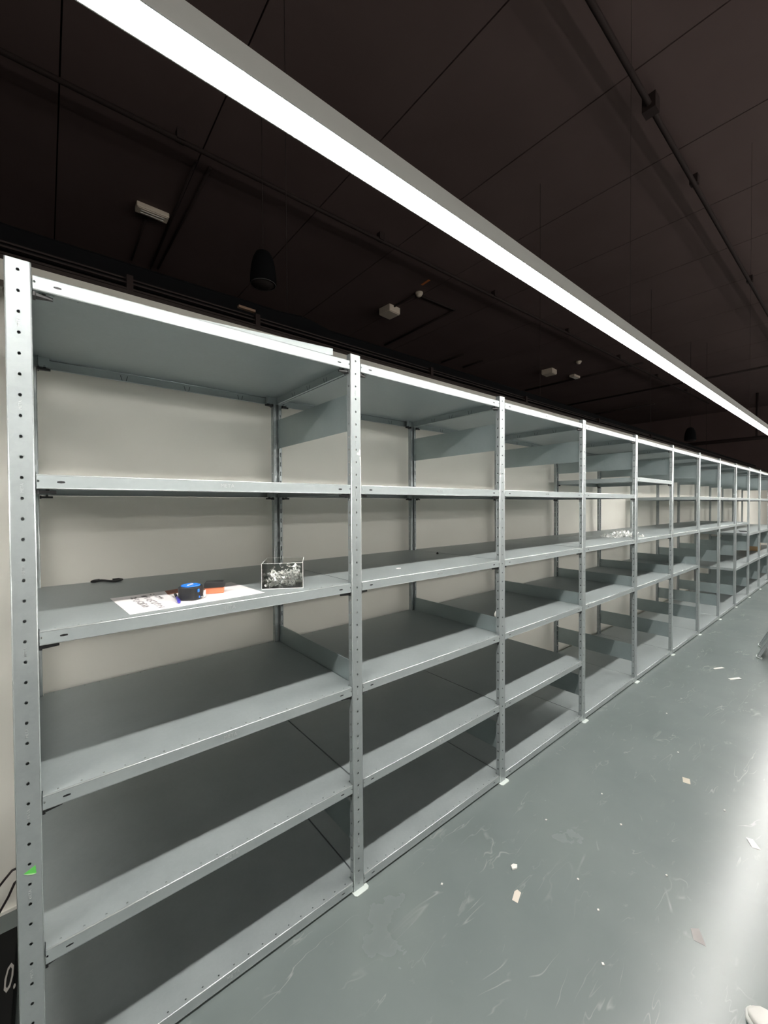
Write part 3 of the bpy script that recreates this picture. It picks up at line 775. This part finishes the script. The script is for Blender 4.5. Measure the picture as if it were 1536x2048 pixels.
# ------------------------------------------------------------------ far bays: carton and dark strap
t = empty('cardboard_box', (11.45, .34, .581), (0, 0, R(5))); tag(t, 'brown cardboard box on a low shelf at the far end of the row', 'box')
link('carton', bxm('carton', M_card, -.20, .20, -.15, .15, 0, .24), t)
for s in (-1, 1):
    link('flap', bxm('flap', M_card, -.20, .20, -.07, .07, -.0015, .0015), t, (0, s*.212, .262), (R(s*20), 0, 0))
link('packing_tape', bxm('packing_tape', M_kraft, -.03, .03, -.151, -.150, .05, .24), t)
o = link('black_cloth', bxm('black_cloth', M_black, -.11, .11, -.05, .05, 0, .012, bevel=.004), None, (9.55, .16, 1.0605), (0, 0, R(15)))
tag(o, 'flat black item lying on the third shelf of the tenth bay', 'cloth')

# ------------------------------------------------------------------ litter on the floor
def scrap(x, y, pts, th, mt, label, rz=0, name='paper_scrap', cat='paper scrap'):
    bm = bmesh.new(); prism(bm, pts, 0, th)
    for v in bm.verts:
        if v.co.x > 0: v.co.z += abs(v.co.x)*.12
    o = link(name, mesh(bm, name, mt), None, (x, y, .0002), (0, 0, rz)); tag(o, label, cat)
    return o
s = scrap(1.489, -.427, [(-.026, -.011), (.022, -.012), (.027, .004), (.015, .012), (-.024, .011)], .0012, mat('cream_paper', (.66, .60, .52), 0, .7), 'cream paper tag lying on the floor, lower of the two nearest scraps', R(18))
scrap(1.596, -.347, [(-.016, -.006), (.006, -.012), (.017, -.002), (.006, .010), (-.008, .010)], .006, M_white, 'crumpled white scrap on the floor just above the cream tag', R(-10))
scrap(2.538, -.981, [(-.030, -.016), (.026, -.014), (.030, .010), (-.024, .014)], .001, M_paper, 'white paper piece on the floor in the light stripe at the right', R(35))
scrap(2.821, -.661, [(-.024, -.016), (.022, -.018), (.024, .016), (-.022, .018)], .001, mat('beige_paper', (.50, .46, .38), 0, .8), 'beige paper square on the floor in mid aisle', R(20))
scrap(4.942, -.394, [(-.05, -.014), (.05, -.012), (.046, .014), (-.045, .010)], .002, M_white, 'slim white strip on the floor opposite the fifth bay', R(-35))
scrap(4.759, -.544, [(-.055, -.014), (.05, -.016), (.05, .012), (-.05, .014)], .002, M_white, 'slim white strip on the floor nearer the leaning frame', R(-35))
scrap(1.855, -.93, [(-.030, -.016), (.030, -.014), (.022, .014), (-.02, .018)], .0006, mat('pinkish_smear', (.36, .34, .33), 0, .7), 'dull pinkish flattened scrap beside the light stripe', R(30))
for (x, y) in ((1.95, -.30), (2.2, -.55), (1.75, -.55), (2.35, -.40), (3.1, -.55), (2.05, -.78), (2.7, -.85), (1.3, -.2), (1.5, -.75), (3.6, -.35), (1.68, -.66)):
    scrap(x, y, [(-.004, -.003), (.003, -.004), (.005, .003), (-.002, .004)], .003, M_white, 'tiny white crumb on the grey floor', rz=x*9, name='floor_crumb', cat='crumb')['group'] = 'white crumbs on the floor'

# ------------------------------------------------------------------ white sneaker, lower right corner
hd = math.atan2(.89, .42)
sh = empty('white_sneaker', (1.700-.286*math.cos(hd), -1.090-.286*math.sin(hd), 0), (0, 0, hd)); tag(sh, 'white sneaker whose toe shows in the lower right corner', 'shoe')
def loft(secs, mt, name, n=20):
    bm = bmesh.new(); rings = []
    for (x, w, z0, z1) in secs:
        ring = []
        for k in range(n):
            a = 2*math.pi*k/n; c, s_ = math.cos(a), math.sin(a)
            yy = w*math.copysign(abs(c)**.7, c); zz = (z0+z1)/2 + (z1-z0)/2*math.copysign(abs(s_)**.75, s_)
            ring.append(bm.verts.new((x, yy, zz)))
        rings.append(ring)
    for a, b in zip(rings, rings[1:]):
        for k in range(n):
            f = bm.faces.new((a[k], a[(k+1) % n], b[(k+1) % n], b[k])); f.smooth = True
    bm.faces.new(rings[0][::-1]); bm.faces.new(rings[-1]); return mesh(bm, name, mt)
link('sole', loft([(0, .012, .004, .024), (.012, .028, .0, .028), (.06, .034, 0, .028), (.13, .034, 0, .026), (.20, .045, 0, .026), (.245, .043, 0, .028), (.272, .031, .002, .029), (.284, .014, .006, .026), (.286, .004, .01, .022)], M_sole, 'sole'), sh)
link('upper', loft([(.006, .014, .02, .085), (.02, .027, .02, .10), (.06, .030, .02, .10), (.11, .031, .02, .095), (.16, .036, .02, .075), (.21, .041, .02, .058), (.245, .038, .02, .049), (.268, .027, .02, .040), (.279, .013, .02, .031), (.281, .004, .021, .026)], M_shoe, 'upper'), sh)
bm = bmesh.new()
for x, z in ((.125, .094), (.145, .087), (.165, .079), (.185, .071)): tube(bm, [(x, -.022, z-.010), (x, -.010, z), (x, .010, z), (x, .022, z-.010)], .003, 6)
link('laces', mesh(bm, 'laces', M_white), sh)
bm = bmesh.new(); lathe(bm, [(.026, .0), (.030, .006), (.026, .010), (.022, .004)], 20); link('collar', mesh(bm, 'collar', M_shoe), sh, (.062, 0, .094))
